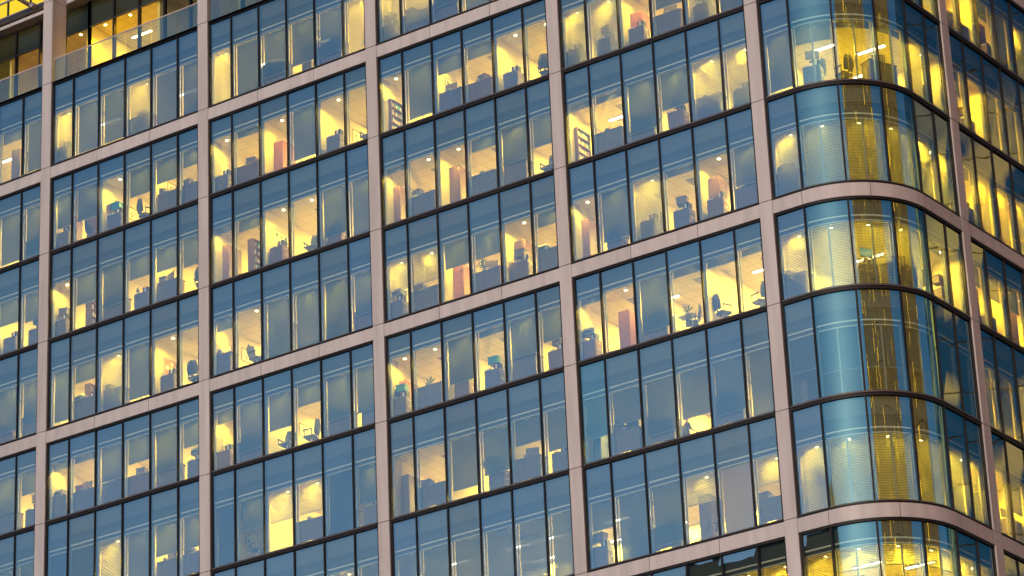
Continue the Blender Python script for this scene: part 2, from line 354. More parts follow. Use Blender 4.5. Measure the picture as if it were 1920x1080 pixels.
# ------------------------------------------------------------------ buildings across the street, seen mirrored in the glass
def lit_mat(name, lo, hi, cw, ch, share, bright, pch=None, gate=None):
    """window glass with some panes lit: every pane gets its own lamp level"""
    m = bpy.data.materials.new(name); m.use_nodes = True; nt = m.node_tree; nt.nodes.clear(); N = nt.nodes.new; L = nt.links.new
    tc = N('ShaderNodeTexCoord'); sc = N('ShaderNodeVectorMath'); sc.operation = 'DIVIDE'; sc.inputs[1].default_value = (cw, 50, ch)
    fl = N('ShaderNodeVectorMath'); fl.operation = 'FLOOR'; wh = N('ShaderNodeTexWhiteNoise'); wh.noise_dimensions = '3D'
    L(tc.outputs['Object'], sc.inputs[0]); L(sc.outputs[0], fl.inputs[0]); L(fl.outputs[0], wh.inputs[0])
    if gate:                                      # only some columns of windows hold bright lamps
        sx = N('ShaderNodeSeparateXYZ'); dv = N('ShaderNodeMath'); dv.operation = 'DIVIDE'; dv.inputs[1].default_value = gate; fx = N('ShaderNodeMath'); fx.operation = 'FLOOR'
        w1 = N('ShaderNodeTexWhiteNoise'); w1.noise_dimensions = '1D'; gt_ = N('ShaderNodeMath'); gt_.operation = 'GREATER_THAN'; gt_.inputs[1].default_value = .74
        g2_ = N('ShaderNodeMath'); g2_.operation = 'MULTIPLY_ADD'; g2_.inputs[1].default_value = .12; g2_.inputs[2].default_value = .88; wh2 = N('ShaderNodeMath'); wh2.operation = 'MULTIPLY'
        L(tc.outputs['Object'], sx.inputs[0]); L(sx.outputs['X'], dv.inputs[0]); L(dv.outputs[0], fx.inputs[0]); L(fx.outputs[0], w1.inputs['W']); L(w1.outputs['Value'], gt_.inputs[0]); L(gt_.outputs[0], g2_.inputs[0])
        L(wh.outputs['Value'], wh2.inputs[0]); L(g2_.outputs[0], wh2.inputs[1])
    if pch:                                       # whole lit offices rather than single panes
        nz = N('ShaderNodeTexNoise'); nz.inputs['Scale'].default_value = pch; nz.inputs['Detail'].default_value = 2
        ms = N('ShaderNodeMath'); ms.operation = 'MULTIPLY_ADD'; ms.inputs[1].default_value = 7.0; ms.inputs[2].default_value = -3.75
        ad2 = N('ShaderNodeMath'); ad2.operation = 'MULTIPLY_ADD'; ad2.inputs[1].default_value = .35; ad2.use_clamp = True
        L(tc.outputs['Object'], nz.inputs['Vector']); L(nz.outputs['Fac'], ms.inputs[0]); L(wh.outputs['Value'], ad2.inputs[0]); L(ms.outputs[0], ad2.inputs[2])
    cr = N('ShaderNodeValToRGB'); e = cr.color_ramp.elements; e[0].position = 0; e[0].color = (*lo, 1); e[1].position = 1-share; e[1].color = (*hi, 1)
    x = e.new(1-share*(.24 if gate else .12)); x.color = (*hi, 1); y = e.new(1-share*(.239 if gate else .119)); y.color = (*[c*bright for c in hi], 1)
    em = N('ShaderNodeEmission'); gl = N('ShaderNodeBsdfGlossy'); gl.inputs['Color'].default_value = (.06, .08, .10, 1); gl.inputs['Roughness'].default_value = .05
    ad = N('ShaderNodeAddShader'); o = N('ShaderNodeOutputMaterial')
    L(ad2.outputs[0] if pch else wh2.outputs[0] if gate else wh.outputs['Value'], cr.inputs[0]); L(cr.outputs[0], em.inputs[0]); L(em.outputs[0], ad.inputs[0]); L(gl.outputs[0], ad.inputs[1]); L(ad.outputs[0], o.inputs[0]); return m
M['gold'] = lit_mat('golden lit windows', (.11, .030, .0006), (.30, .085, .001), .6, 1.3, .34, 15, None, 3.2)
M['gold2'] = lit_mat('patchy golden windows', (.0, .001, .001), (.34, .17, .008), 1.6, 3.8, .42, 2.2, .13)
def top_out(mt, z0, z1):
    """lamps burn only on the floors below a height"""
    nt = M[mt].node_tree; L = nt.links.new; cr = [n for n in nt.nodes if n.type == 'VALTORGB'][0]; em = [n for n in nt.nodes if n.type == 'EMISSION'][0]
    tc = [n for n in nt.nodes if n.type == 'TEX_COORD'][0]; sp = nt.nodes.new('ShaderNodeSeparateXYZ'); mr = nt.nodes.new('ShaderNodeMapRange')
    mr.inputs['From Min'].default_value = z1; mr.inputs['From Max'].default_value = z0; L(tc.outputs['Object'], sp.inputs[0]); L(sp.outputs['Z'], mr.inputs['Value']); L(mr.outputs[0], em.inputs[1])
    [n for n in nt.nodes if n.type == 'BSDF_GLOSSY'][0].inputs['Color'].default_value = (.05, .16, .20, 1)
top_out('gold2', 108, 118)
M['sparse'] = lit_mat('mostly dark windows', (.006, .009, .008), (.05, .04, .01), 3.0, 3.8, .12, 3)
M['stone'] = mat('dark tower cladding', (.10, .085, .075), .6, 0, .2, .3)
def tower(label, cx, cy, az, hw, dp, top, fin, glassmat, floor=3.8, roofbits=False):
    o = empty('tower_block', (cx, cy, GZ), az+math.pi/2); tag(o, label, 'building', 'tower blocks across the street')
    h = top-GZ
    b = MB(); b.box(-hw, hw, 0.0, dp, 0, h, 'stone'); b.build('facade', o)
    n = int(h/floor)
    for i in range(int(45/floor), n):
        w = MB(); w.box(-hw+.5, hw-.5, -.10, -.02, i*floor+(.02 if glassmat == 'gold' else .05 if glassmat == 'gold2' else .45), i*floor+floor-.1, glassmat); w.build('window_band', o)
    if fin:
        f = MB(); k = int(2*hw/fin)
        for i in range(k+1): f.box(-hw+i*fin-.2, -hw+i*fin+.2, -.5, -.11, 40, h, 'stone')
        f.build('fin', o)
    if roofbits:
        rb = MB(); x = -hw+1
        while x < hw-4:
            wd = random.uniform(2, 5); rb.box(x, x+wd, 2, 6, h+.01, h+random.uniform(.6, 3.2), 'stone'); x += wd+random.uniform(.6, 3)
        rb.build('roof_plant', o)
    return o
def polar(az, dist): a = math.radians(az); return 39+dist*math.cos(a), 1+dist*math.sin(a), a
x, y, a = polar(-34, 150); tower('tall golden lit tower mirrored as the broad yellow streak on the rounded corner', x, y, a-math.pi, 53, 12, 130, 0, 'gold')
x, y, a = polar(14, 125); tower('tall golden lit tower mirrored as the narrow yellow streak right of the corner', x, y, a-math.pi, 24, 12, 120, 0, 'gold')
x, y, a = polar(60, 120); tower('long block with golden windows mirrored wavily in the right-hand face', x, y, a-math.pi, 46, 20, 125, 0, 'gold2', 3.8, True)
tower('dark tower mirrored at the far left edge of the glass', -136, -100, -math.pi/2+math.pi, 16.3, 20, 130, 4, 'sparse')
tower('dark block whose roofline is mirrored in the storey under the lowest band', -18, -100, math.pi/2, 19, 18, 25.6, 0, 'sparse', 3.8, True)
# ------------------------------------------------------------------ upper block and sun-shade frame at the far left of the terrace
ub = empty('upper_block', (-9, 9, 5*F)); tag(ub, 'set-back upper storeys with yellow lit grid of windows above the far-left terrace', 'building')
M['upper'] = lit_mat('upper lit windows', (.12, .09, .01), (.36, .25, .012), 3.0, 4.1, .6, 1.3)
b = MB(); b.box(-8, 9, .3, 6, 1.45, 14, 'upper'); b.build('lit_window', ub)
for i in range(3):
    w = MB(); w.box(-8, 9, .0, .28, i*4.1+1.5, i*4.1+2.5, 'tint'); w.build('spandrel_beam', ub)
for k in range(12):
    w = MB(); w.box(-8+k*1.5-.05, -8+k*1.5+.05, -.06, -.001, .05, 13.5, 'dark'); w.build('mullion', ub)
pg = empty('sun_shade', (-9, 0, 5*F)); tag(pg, 'brown and pale metal sun-shade frame above the far-left terrace', 'sun shade')
def pt_(x0, y0, z0, x1, y1, z1, r, mt, nm):
    b = MB(); b.tube((x0, y0, z0), (x1, y1, z1), r, mt, 10); return b.build(nm, pg)
b = MB(); b.box(.31, 8.69, .3, .45, .04, .33, 'tint'); b.build('front_beam', pg)
for yy, zz in ((.37, .38), (-.55, .50), (-1.3, .52)): pt_(.31, yy, zz, 8.69, yy, zz, .05, 'clad', 'tube')
for xx in (1.6, 4.6, 7.6):
    b = MB(); b.tube((xx, -1.7, .50), (xx, .29, .42), .10, 'clad', 10); b.tube((xx+.25, .05, .30), (xx+.25, .29, .30), .13, 'clad', 10); b.build('bracket', pg)
# ------------------------------------------------------------------ office contents
cam_i = cam.matrix_world.inverted()
def pix(w):
    c = cam_i @ Vector(w); return 960+6256.9*c.x/-c.z, 540-6256.9*c.y/-c.z
def inframe(w, mx=90, my=110):
    x, y = pix(w); return -mx < x < 1920+mx and -my < y < 1080+my
ORD = ['first', 'second', 'third', 'fourth', 'fifth', 'sixth']
BN = {0: 'far-left bay', 1: 'second bay', 2: 'third bay', 3: 'fourth bay', 4: 'fifth bay', 5: 'rounded corner', 6: 'right-hand face'}
SN = {3: 'storey above top band', 2: 'upper storey under top band', 1: 'middle storey under top band', 0: 'lower storey under top band',
      -1: 'upper storey under middle band', -2: 'middle storey under middle band', -3: 'lower storey under middle band', -4: 'storey under lowest band', -5: 'second storey under lowest band'}
def where(v, k, i): return 'in %s pane of %s, %s' % (ORD[i], BN[k], SN[v])
def warm(l): l.color = (1.0, .69, .03); return l
LAMPD = {}
def lamp_data(level):
    if level not in LAMPD:
        l = bpy.data.lights.new('downlight_lamp', 'SPOT'); l.energy = 52*level*LAMP; l.spot_size = math.radians(150); l.spot_blend = .9; l.shadow_soft_size = .05; warm(l); LAMPD[level] = l
    return LAMPD[level]
b = MB(); b.tube((0, 0, -.035), (0, 0, -.001), .085, 'metal', 12); b.tube((0, 0, -.05), (0, 0, -.036), .062, 'lens', 12)
DL = b.mesh('downlight')
FILLD = {}
TL = bpy.data.lights.new('terrace_lamp', 'SPOT'); TL.energy = 230; TL.spot_size = math.radians(105); TL.spot_blend = .6; TL.shadow_soft_size = .08; TL.color = (1.0, .50, .006)
def fill_data(level):
    if level not in FILLD:
        l = bpy.data.lights.new('panel_lamp', 'AREA'); l.shape = 'RECTANGLE'; l.size = 1.1; l.size_y = .14; l.energy = 26*level*LAMP; l.color = (1.0, .68, .045); FILLD[level] = l
    return FILLD[level]
b = MB(); b.box(-.62, .62, -.1, .1, -.03, -.001, 'grey'); PLM = b.mesh('ceiling_light')
b = MB(); b.box(-.58, .58, -.07, .07, -.05, -.031, 'tube'); PLD = b.mesh('diffuser')
b = MB(); b.rbox(-.28, .28, -.28, .28, -.02, -.001, 'grey')
for t in (.08, .16, .22): b.box(-t, t, -t, -t+.03, -.035, -.021, 'rail'); b.box(-t, t, t-.03, t, -.035, -.021, 'rail')
VENT = b.mesh('ceiling_vent')
def put(name, me, s, d, z, rz=0):
    o = bpy.data.objects.new(name, me); COL.objects.link(o); o.location = P(s, d, z); o.rotation_euler.z = ang(s)+rz; return o
class Proto:
    """a piece of furniture built once; later pieces are copies of it and of each of its parts"""
    def __init__(self, fn): self.fn = fn; self.o = None
    def get(self):
        if self.o is None: self.o = self.fn(); return self.o
        return copy_tree(self.o)
def place(pr, s, d, z, rz, label, cat, group, sc=None):
    o = pr.get(); o.location = P(s, d, z); o.rotation_euler.z = ang(s)+rz; o.scale = sc or (1, 1, 1); return tag(o, label, cat, group)
def part(fn, name, parent, *a):
    b = MB(); fn(b, *a); return b.build(name, parent)
def f_cabinet(mt, h):
    def go():
        o = empty('cabinet'); b = MB(); b.rbox(-.24, .24, -.45, .45, .05, h, mt); b.box(-.22, .22, -.43, .43, 0, .049, 'black'); b.build('body', o)
        for q in (-1, 1):
            b = MB(); b.rbox(.241, .262, min(.01*q, .43*q), max(.01*q, .43*q), .08, h-.04, mt, .004); dr = b.build('door', o)
            b = MB(); b.box(.263, .285, .05*q-.01, .05*q+.01, h*.5, h*.5+.14, 'metal'); b.build('handle', dr)
        return o
    return go
def f_desk(mt, h=1.0, drawer='red'):
    def go():
        o = empty('desk'); b = MB(); b.rbox(-.68, .68, -.3, .3, h-.035, h, mt); b.build('desktop', o)
        b = MB(); b.box(-.64, .64, -.27, -.25, .12, h-.036, mt); b.build('front_panel', o)
        for q in (-1, 1):
            b = MB(); b.box(.62*q-.02, .62*q+.02, -.24, .26, 0, h-.036, mt); b.build('leg', o)
        b = MB(); b.rbox(.18, .58, -.22, .24, .05, h-.06, drawer, .006); dr = b.build('drawer_unit', o)
        b = MB()
        for i in range(3): b.box(.3, .46, .241, .26, .2+.25*i, .22+.25*i, 'metal')
        b.build('handle', dr)
        b = MB(); b.rbox(-.5, -.22, -.15, .12, h+.001, h+.09, 'paper'); b.rbox(-.16, .02, -.2, .05, h+.001, h+.16, 'grey'); b.build('paper_stack', o)
        return o
    return go
def f_monitor(front):
    def go():
        o = empty('monitor'); b = MB(); b.rbox(-.26, .26, -.02, .025, .12, .46, 'black', .008); b.build('housing', o)
        b = MB(); b.box(-.24, .24, -.026, -.021, .14, .44, front); b.build('display', o)
        b = MB(); b.tube((0, .03, .01), (0, .03, .25), .025, 'black'); b.rbox(-.12, .12, -.08, .1, 0, .015, 'black', .004); b.build('stand', o); return o
    return go
def f_chair():
    o = empty('office_chair')
    b = MB(); b.rbox(-.24, .24, -.23, .22, .43, .51, 'cloth', .03); b.build('seat', o)
    b = MB(); n = 8; vs = []; fs = []
    for j in range(n+1):
        t = j/n; z = .55+.55*t; hw = .20+.055*math.sin(math.pi*min(1, t*1.15))-.07*max(0, t-.75)*4*.5; y = -.25-.03*math.sin(math.pi*t)-.06*t
        vs += [(-hw, y+.035, z), (0, y-.03, z), (hw, y+.035, z), (hw, y+.0, z), (0, y-.07, z), (-hw, y+.0, z)]
    for j in range(n):
        for q in range(6): fs.append((6*j+q, 6*j+(q+1) % 6, 6*j+6+(q+1) % 6, 6*j+6+q))
    fs += [(5, 4, 3, 2, 1, 0), tuple(6*n+q for q in range(6))]; b.add(vs, fs, 'cloth', True); b.build('backrest', o)
    for q in (-1, 1):
        b = MB(); b.tube((.27*q, -.16, .45), (.29*q, -.16, .68), .016, 'black'); b.tube((.29*q, .14, .68), (.27*q, .16, .45), .016, 'black'); b.rbox(.29*q-.03, .29*q+.03, -.2, .18, .681, .71, 'black', .01); b.build('armrest', o)
    b = MB(); b.tube((0, 0, .1), (0, 0, .43), .035, 'metal'); b.tube((0, -.2, .45), (0, -.3, .62), .025, 'black'); b.build('column', o)
    b = MB()
    for i in range(5):
        a = i*2*math.pi/5; b.tube((0, 0, .12), (.3*math.cos(a), .3*math.sin(a), .07), .025, 'black', 6, .016); b.tube((.3*math.cos(a), .3*math.sin(a)-.015, .035), (.3*math.cos(a), .3*math.sin(a)+.015, .035), .033, 'black', 8)
    b.build('base', o); return o
def f_picture(kind):
    def go():
        o = empty('picture'); h, w = (.36, .28) if kind == 0 else (.28, .42)      # hangs on a wall facing local +x
        b = MB()
        for q in (-1, 1): b.box(.002, .025, q*w-.011, q*w+.011, -h, h, 'brown'); b.box(.002, .025, -w+.012, w-.012, q*h-.011, q*h+.011, 'brown')
        b.build('frame', o); b = MB(); b.box(.003, .012, -w+.02, w-.02, -h+.02, h-.02, 'paper'); pr = b.build('print', o)
        b = MB(); r = random.Random(kind+3)
        for i in range(5):
            y0 = r.uniform(-w*.55, w*.1); z0_ = -h*.55+i*h*.22; b.box(.0125, .0135, y0, y0+r.uniform(.1, w*.55), z0_, z0_+h*.13, 'ink')
        b.build('artwork', pr); return o
    return go
def f_board(mt, seed):
    def go():
        o = empty('notice_board'); b = MB()
        b.box(.002, .02, -.5, .5, -.38, .38, mt); b.build('panel', o); b = MB()
        for q in (-1, 1): b.box(.002, .03, q*.515-.014, q*.515+.014, -.41, .41, 'metal'); b.box(.002, .03, -.5, .5, q*.395-.014, q*.395+.014, 'metal')
        b.build('frame', o); r = random.Random(seed); b = MB()
        for i in range(3):
            for j in range(3):
                if r.random() < .75: y0 = -.42+.3*i+r.uniform(0, .06); z_ = -.3+.22*j; b.box(.0205, .0225, y0, y0+r.uniform(.12, .2), z_, z_+r.uniform(.1, .18), r.choice(['paper', 'paper', 'teal', 'ink', 'red']) if mt != 'paper' else r.choice(['ink', 'ink', 'grey']))
        b.build('note', o); return o
    return go
def f_printer():
    o = empty('printer'); b = MB(); b.rbox(-.24, .24, -.2, .2, 0, .24, 'grey', .02); b.build('body', o)
    b = MB(); b.rbox(-.2, .2, -.16, .16, .241, .30, 'paper', .02); b.build('lid', o); b = MB(); b.box(-.16, .16, -.3, -.201, .08, .095, 'black'); b.build('tray', o); return o
def f_boxes(mt):
    def go():
        o = empty('storage_box'); b = MB(); b.rbox(-.2, .2, -.16, .16, 0, .26, mt, .008); b.build('body', o); b = MB(); b.rbox(-.215, .215, -.175, .175, .261, .32, mt, .008); b.build('lid', o); return o
    return go
def f_pedestal(mt):
    def go():
        o = empty('drawer_pedestal')
        b = MB(); b.rbox(-.32, -.08, -.2, .1, .852, .90, 'paper', .004); b.rbox(-.29, -.1, -.16, .06, .901, .94, 'grey', .004); b.rbox(.03, .12, -.14, .14, .852, 1.10, 'brown', .004); b.rbox(.125, .19, -.14, .14, .852, 1.06, 'paper', .004); b.rbox(.2, .29, -.12, .14, .852, 1.12, 'black', .004); b.build('binder_row', o)
        b = MB(); b.rbox(-.34, .34, -.25, .25, .03, .85, mt); b.build('body', o)
        for i in range(3):
            b = MB(); b.rbox(.341, .358, -.22, .22, .08+.25*i, .30+.25*i, mt, .004); dr = b.build('drawer', o); b = MB(); b.box(.359, .375, -.07, .07, .2+.25*i, .22+.25*i, 'metal'); b.build('handle', dr)
        return o
    return go
def f_shelf():
    o = empty('bookcase'); b = MB(); h = 1.75
    for q in (-1, 1): b.box(-.16, .16, q*.45-.015, q*.45+.015, 0, h, 'brown')
    b.box(-.16, -.145, -.434, .434, 0, h, 'brown'); b.build('carcass', o)
    for i in range(6):
        b = MB(); b.box(-.144, .16, -.434, .434, i*.342, i*.342+.025, 'brown'); b.build('shelf', o)
    r = random.Random(4)
    for i in range(5):
        b = MB(); y0 = -.42
        while y0 < .36:
            w = r.uniform(.03, .09); b.box(-.12, .1, y0, y0+w, i*.342+.026, i*.342+r.uniform(.2, .3), r.choice(['paper', 'red', 'slate', 'black', 'paper', 'teal'])); y0 += w+.004
        b.build('book_row', o)
    return o
def f_plant():
    o = empty('potted_plant'); b = MB(); b.tube((0, 0, 0), (0, 0, .34), .13, 'pot', 12, .18); b.build('pot', o)
    b = MB(); b.tube((0, 0, .34), (.02, 0, 1.1), .025, 'brown', 6); b.tube((0, 0, .5), (-.15, .06, 1.35), .02, 'brown', 6); b.build('stem', o)
    r = random.Random(11); b = MB()
    for cx, cy, cz in ((.02, 0, 1.1), (-.15, .06, 1.4), (.0, .02, .8)):
        for i in range(17):
            a = r.uniform(0, 2*math.pi); L_ = r.uniform(.3, .5); up = r.uniform(-.1, .9); w = .022
            p = [Vector((cx, cy, cz))]
            for t in (.4, .75, 1): p.append(Vector((cx+math.cos(a)*L_*t, cy+math.sin(a)*L_*t, cz+L_*(up*t-.9*t*t*.6))))
            sd = Vector((-math.sin(a), math.cos(a), 0)); ws = (w*.6, w*1.2, w, .002); vs = []
            for q, ww in zip(p, ws): vs += [q-sd*ww, q+sd*ww]
            b.add(vs, [(0, 1, 3, 2), (2, 3, 5, 4), (4, 5, 7, 6)], 'leaf')
    b.build('foliage', o); return o
def f_orchid():
    o = empty('flowering_plant'); b = MB(); b.tube((0, 0, 0), (0, 0, .12), .06, 'paper', 10, .08); b.build('pot', o); b = MB(); r = random.Random(2)
    for i in range(14):
        a = r.uniform(0, 6.28); L_ = r.uniform(.14, .3); q = Vector((math.cos(a)*L_, math.sin(a)*L_, .12+r.uniform(.08, .34))); sd = Vector((-math.sin(a), math.cos(a), 0))*.03
        m_ = (Vector((0, 0, .12))+q)/2+Vector((0, 0, .06)); b.add([Vector((0, 0, .12)), m_-sd, m_+sd, q], [(0, 1, 3, 2)], 'leaf')
    b.build('foliage', o); b = MB()
    for i in range(9):
        a = r.uniform(0, 6.28); c = Vector((math.cos(a)*.15, math.sin(a)*.15, r.uniform(.3, .48)))
        for t in range(5): u = t*1.257; b.add([c, c+Vector((math.cos(u)*.04, math.sin(u)*.04, .015)), c+Vector((math.cos(u+.6)*.045, math.sin(u+.6)*.045, .0)), c+Vector((math.cos(u+1.1)*.035, math.sin(u+1.1)*.035, .015))], [(0, 1, 2, 3)], 'paper')
    b.build('blossom', o); return o
def f_arc_lamp():
    o = empty('desk_lamp'); b = MB(); b.tube((0, 0, 0), (0, 0, .02), .09, 'black', 12); b.build('base', o); b = MB(); pts = [Vector((0, 0, .02)), Vector((.02, 0, .3)), Vector((.1, 0, .42)), Vector((.3, 0, .47)), Vector((.5, 0, .45))]
    for p, q in zip(pts, pts[1:]): b.tube(p, q, .012, 'metal', 6)
    b.build('arm', o); b = MB(); b.tube((.42, 0, .44), (.62, 0, .42), .035, 'metal', 8); b.build('head', o); return o
def f_table():
    o = empty('side_table'); b = MB(); b.rbox(-.35, .35, -.25, .25, .70, .72, 'rail', .02); b.build('table_top', o)
    for sx in (-1, 1):
        for sy in (-1, 1): b = MB(); b.tube((.31*sx, .21*sy, 0), (.31*sx, .21*sy, .699), .012, 'metal', 6); b.build('leg', o)
    return o
def f_coat():
    o = empty('coat_stand'); b = MB(); b.tube((0, 0, 0), (0, 0, 1.8), .018, 'metal'); b.tube((0, 0, 0), (0, 0, .03), .17, 'black', 12); b.build('pole', o)
    b = MB(); n = 10; vs = []; fs = []
    for j in range(7):
        t = j/6; z = 1.62-1.05*t; rx = .05+.26*t**.7; ry = .06+.09*t
        for i in range(n): a = 2*math.pi*i/n; k = 1+.14*math.sin(3*a+t*2); vs.append((rx*k*math.cos(a)+.04*t, ry*k*math.sin(a), z-.06*math.cos(2*a)*t))
    for j in range(6):
        for i in range(n): fs.append((n*j+i, n*j+(i+1) % n, n*j+n+(i+1) % n, n*j+n+i))
    b.add(vs, fs+[tuple(range(n))], 'cloth', True); b.build('coat', o); return o
def f_hanger():
    o = empty('clothes_hanger'); b = MB(); b.tube((0, 0, 0), (0, -.2, -.1), .01, 'rail', 6); b.tube((0, 0, 0), (0, .2, -.1), .01, 'rail', 6); b.tube((0, -.2, -.1), (0, .2, -.1), .008, 'rail', 6); b.tube((0, 0, 0), (0, 0, .05), .006, 'metal', 6); b.tube((0, 0, .05), (-.03, 0, .08), .006, 'metal', 6)
    r = b.build('frame', o); return o
PR = dict(k=Proto(f_cabinet('brown', 1.95)), o=Proto(f_cabinet('red', 1.75)), K=Proto(f_cabinet('slate', 1.9)), d=Proto(f_desk('slate')), e=Proto(f_desk('brown', .95, 'brown')), m=Proto(f_monitor('slate')), M=Proto(f_monitor('screen')),
          c=Proto(f_chair), p=Proto(f_picture(0)), q=Proto(f_picture(1)), w=Proto(f_board('paper', 1)), v=Proto(f_board('cork', 5)), r=Proto(f_printer), b=Proto(f_boxes('slate')), x=Proto(f_boxes('red')), t=Proto(f_boxes('teal')),
          D=Proto(f_pedestal('slate')), E=Proto(f_pedestal('brown')), s=Proto(f_shelf), n=Proto(f_plant), y=Proto(f_orchid), a=Proto(f_arc_lamp), g=Proto(f_table), j=Proto(f_coat), h=Proto(f_hanger))
INFO = dict(k=('tall brown cabinet', 'cabinet', 'brown office cabinets'), o=('orange-red cupboard', 'cabinet', 'orange-red office cupboards'), K=('dark slate cabinet', 'cabinet', 'dark office cabinets'),
            d=('slate desk with papers', 'desk', 'slate desks by the windows'), e=('brown wooden desk', 'desk', 'brown desks by the windows'), m=('dark computer monitor', 'monitor', 'computer monitors'), M=('glowing teal monitor', 'monitor', 'computer monitors'),
            c=('dark office chair', 'chair', 'office chairs'), p=('framed upright print', 'picture', 'framed prints'), q=('framed wide print', 'picture', 'framed prints'), w=('white poster board', 'notice board', 'notice boards'), v=('brown notice board', 'notice board', 'notice boards'),
            r=('grey printer', 'printer', 'printers'), b=('slate storage box', 'box', 'storage boxes'), x=('orange-red box', 'box', 'storage boxes'), t=('teal box', 'box', 'storage boxes'), D=('slate drawer unit', 'drawers', 'drawer units'), E=('brown drawer unit', 'drawers', 'drawer units'),
            s=('wooden bookcase', 'bookcase', 'bookcases'), n=('spiky potted plant', 'plant', 'office plants'), y=('flowering pot plant', 'plant', 'office plants'), a=('curved desk lamp', 'lamp', 'desk lamps'), g=('glass side table', 'table', 'side tables'), j=('dark coat on stand', 'coat', 'coats'), h=('white clothes hanger', 'hanger', 'hangers'))
LEV = {'F': .22, 'B': 1.0, 'M': .8, 'D': .55, 'X': 0}
# one line per storey and bay; a pane is  light(B M D X) blind(N none, R roller, V venetian, P pale roller) drop(0-9, A full) : things inside
T = {
 (3, 1): 'MV9:D DR9: DR9:f MV9:e XRA: DRA:f', (2, 1): 'BR6:kD BR6:kc BN:pqt BR5:c BR4:dp BR3:db', (1, 1): 'BN: BR5:s MR7:dmw BR4:cD BR4:dmb BR5:c',
 (0, 1): 'BR9: BR3:ds BVA:d BR9:q BN:vD BN:pc', (-1, 1): 'BR1:r BR1:dxm BR6:dm BR4:e BR7:dt BR4:Dr', (-2, 1): 'XRA: XRA: DVA: MR8: BR5:dm BR5:dc', (-3, 1): 'XRA: XRA: XRA: XRA: DRA: XRA:',
 (3, 2): 'MVA: XRA: DR8:fd DR8:K DR8:fd MVA:', (2, 2): 'BN:p BR1:e BN:pqo BR9: BN:D BN:pc', (1, 2): 'BR1:k BR2:s BN:wE BN:c BR8:cE BRA:', (0, 2): 'BR2:p BN:qc BRA:K BRA: BRA:m BR7:eb',
 (-1, 2): 'BR2:nE BR8:dr BR6:c BR3:qc BR7:db BR7:D', (-2, 2): 'XRA: MR5:pc BV5: BV5:d XRA:dM BR6:cm', (-3, 2): 'XRA: XRA: DVA: XRA: DVA: XRA:',
 (3, 3): 'MV9:b MV8:d MR7:dK XRA: MVA: XRA:', (2, 3): 'BN:ps BR9: BR3:wd BR2:e BN:D BN:c', (1, 3): 'BR1:k BN:db BN:kq BR2:d BR6:vd BR5:c', (0, 3): 'BV5:Dr DV5:d BR4:oh BR4:pn BN:kEb BR2:dr',
 (-1, 3): 'BN:ot BN:dy BR7:Eb BR1:ct BR6:dm BR5:Eb', (-2, 3): 'DN:K DN:db BR8: BR7:br DR4:dm MR6:D', (-3, 3): 'XRA: XRA: DRA:f DRA: DRA:f DRA:f',
 (3, 4): 'MVA: MVA: MR5: BN: MVA: MVA:', (2, 4): 'MVA:pD MVA:b BN:oD BR5:d MVA:qE MVA:d', (1, 4): 'BR1:ps BR1:dfa BR8:db BR6:Eb BVA:d BVA:D', (0, 4): 'BN:k BR8:cD MVA:cD BR1:cb BN:kE BR6:e',
 (-1, 4): 'BR1: BN:o BR8:dmf BR1:pqgy BR1:c BR1:cf', (-2, 4): 'DR6:K MR5:dc BR8:db BR7: DR8:d XRA:', (-3, 4): 'MR4:Db DRA:Kf DR9:dm DV4:Kc XPA: BV4:db', (-4, 4): 'XRA: BVA: BVA: BV5: BV4: BV9:',
 (3, 0): 'XRA: XRA: XRA: XRA: BR2:fK DR9:', (2, 0): 'XRA: XRA: XRA: XRA: BR9: BR9:d', (1, 0): 'XRA: XRA: XRA: XRA: BR4:D BR5:tD', (0, 0): 'XRA: XRA: XRA: XRA: BR8:E BR7:db', (-1, 0): 'XRA: XRA: XRA: XRA: BR6:pd BR4:Dm', (-2, 0): 'XRA: XRA: XRA: XRA: DRA: XRA:',
 (2, 5): 'DR9: BR5: BR5: BR4: MVA: BN:', (1, 5): 'BR9:j BR3:fcm BR1:fc BR1:f MVA: BN:', (0, 5): 'BVA:pd FVA: FVA: FVA: MVA: BVA:', (-1, 5): 'BVA:d FVA: FVA:M FVA:d BR2:c BN:',
 (-2, 5): 'XR5:K XR6: XR6: XR6: XR6: XR9:', (-3, 5): 'MVA: FVA: FVA: FVA: MVA: BVA:', (-4, 5): 'DV4: BV3:fm BV3:f BV3:f MVA: MVA:',
 (2, 6): 'BN:D BN: BR3:kb XRA: MVA: XRA:', (1, 6): 'BR4:k BN: DRA: XRA: BR5: XRA:', (0, 6): 'BR2: BVA: BVA: DVA: BVA: XRA:', (-1, 6): 'BR3:k BR4: BR4:k BN: BR5: XRA:', (-2, 6): 'DRA: XRA: DRA: XRA: DRA: XRA:', (-3, 6): 'BN: BR5: DR5: BN: XRA: XRA:', (-4, 6): 'XRA: BR5: XRA: XRA: XRA: XRA:',
}
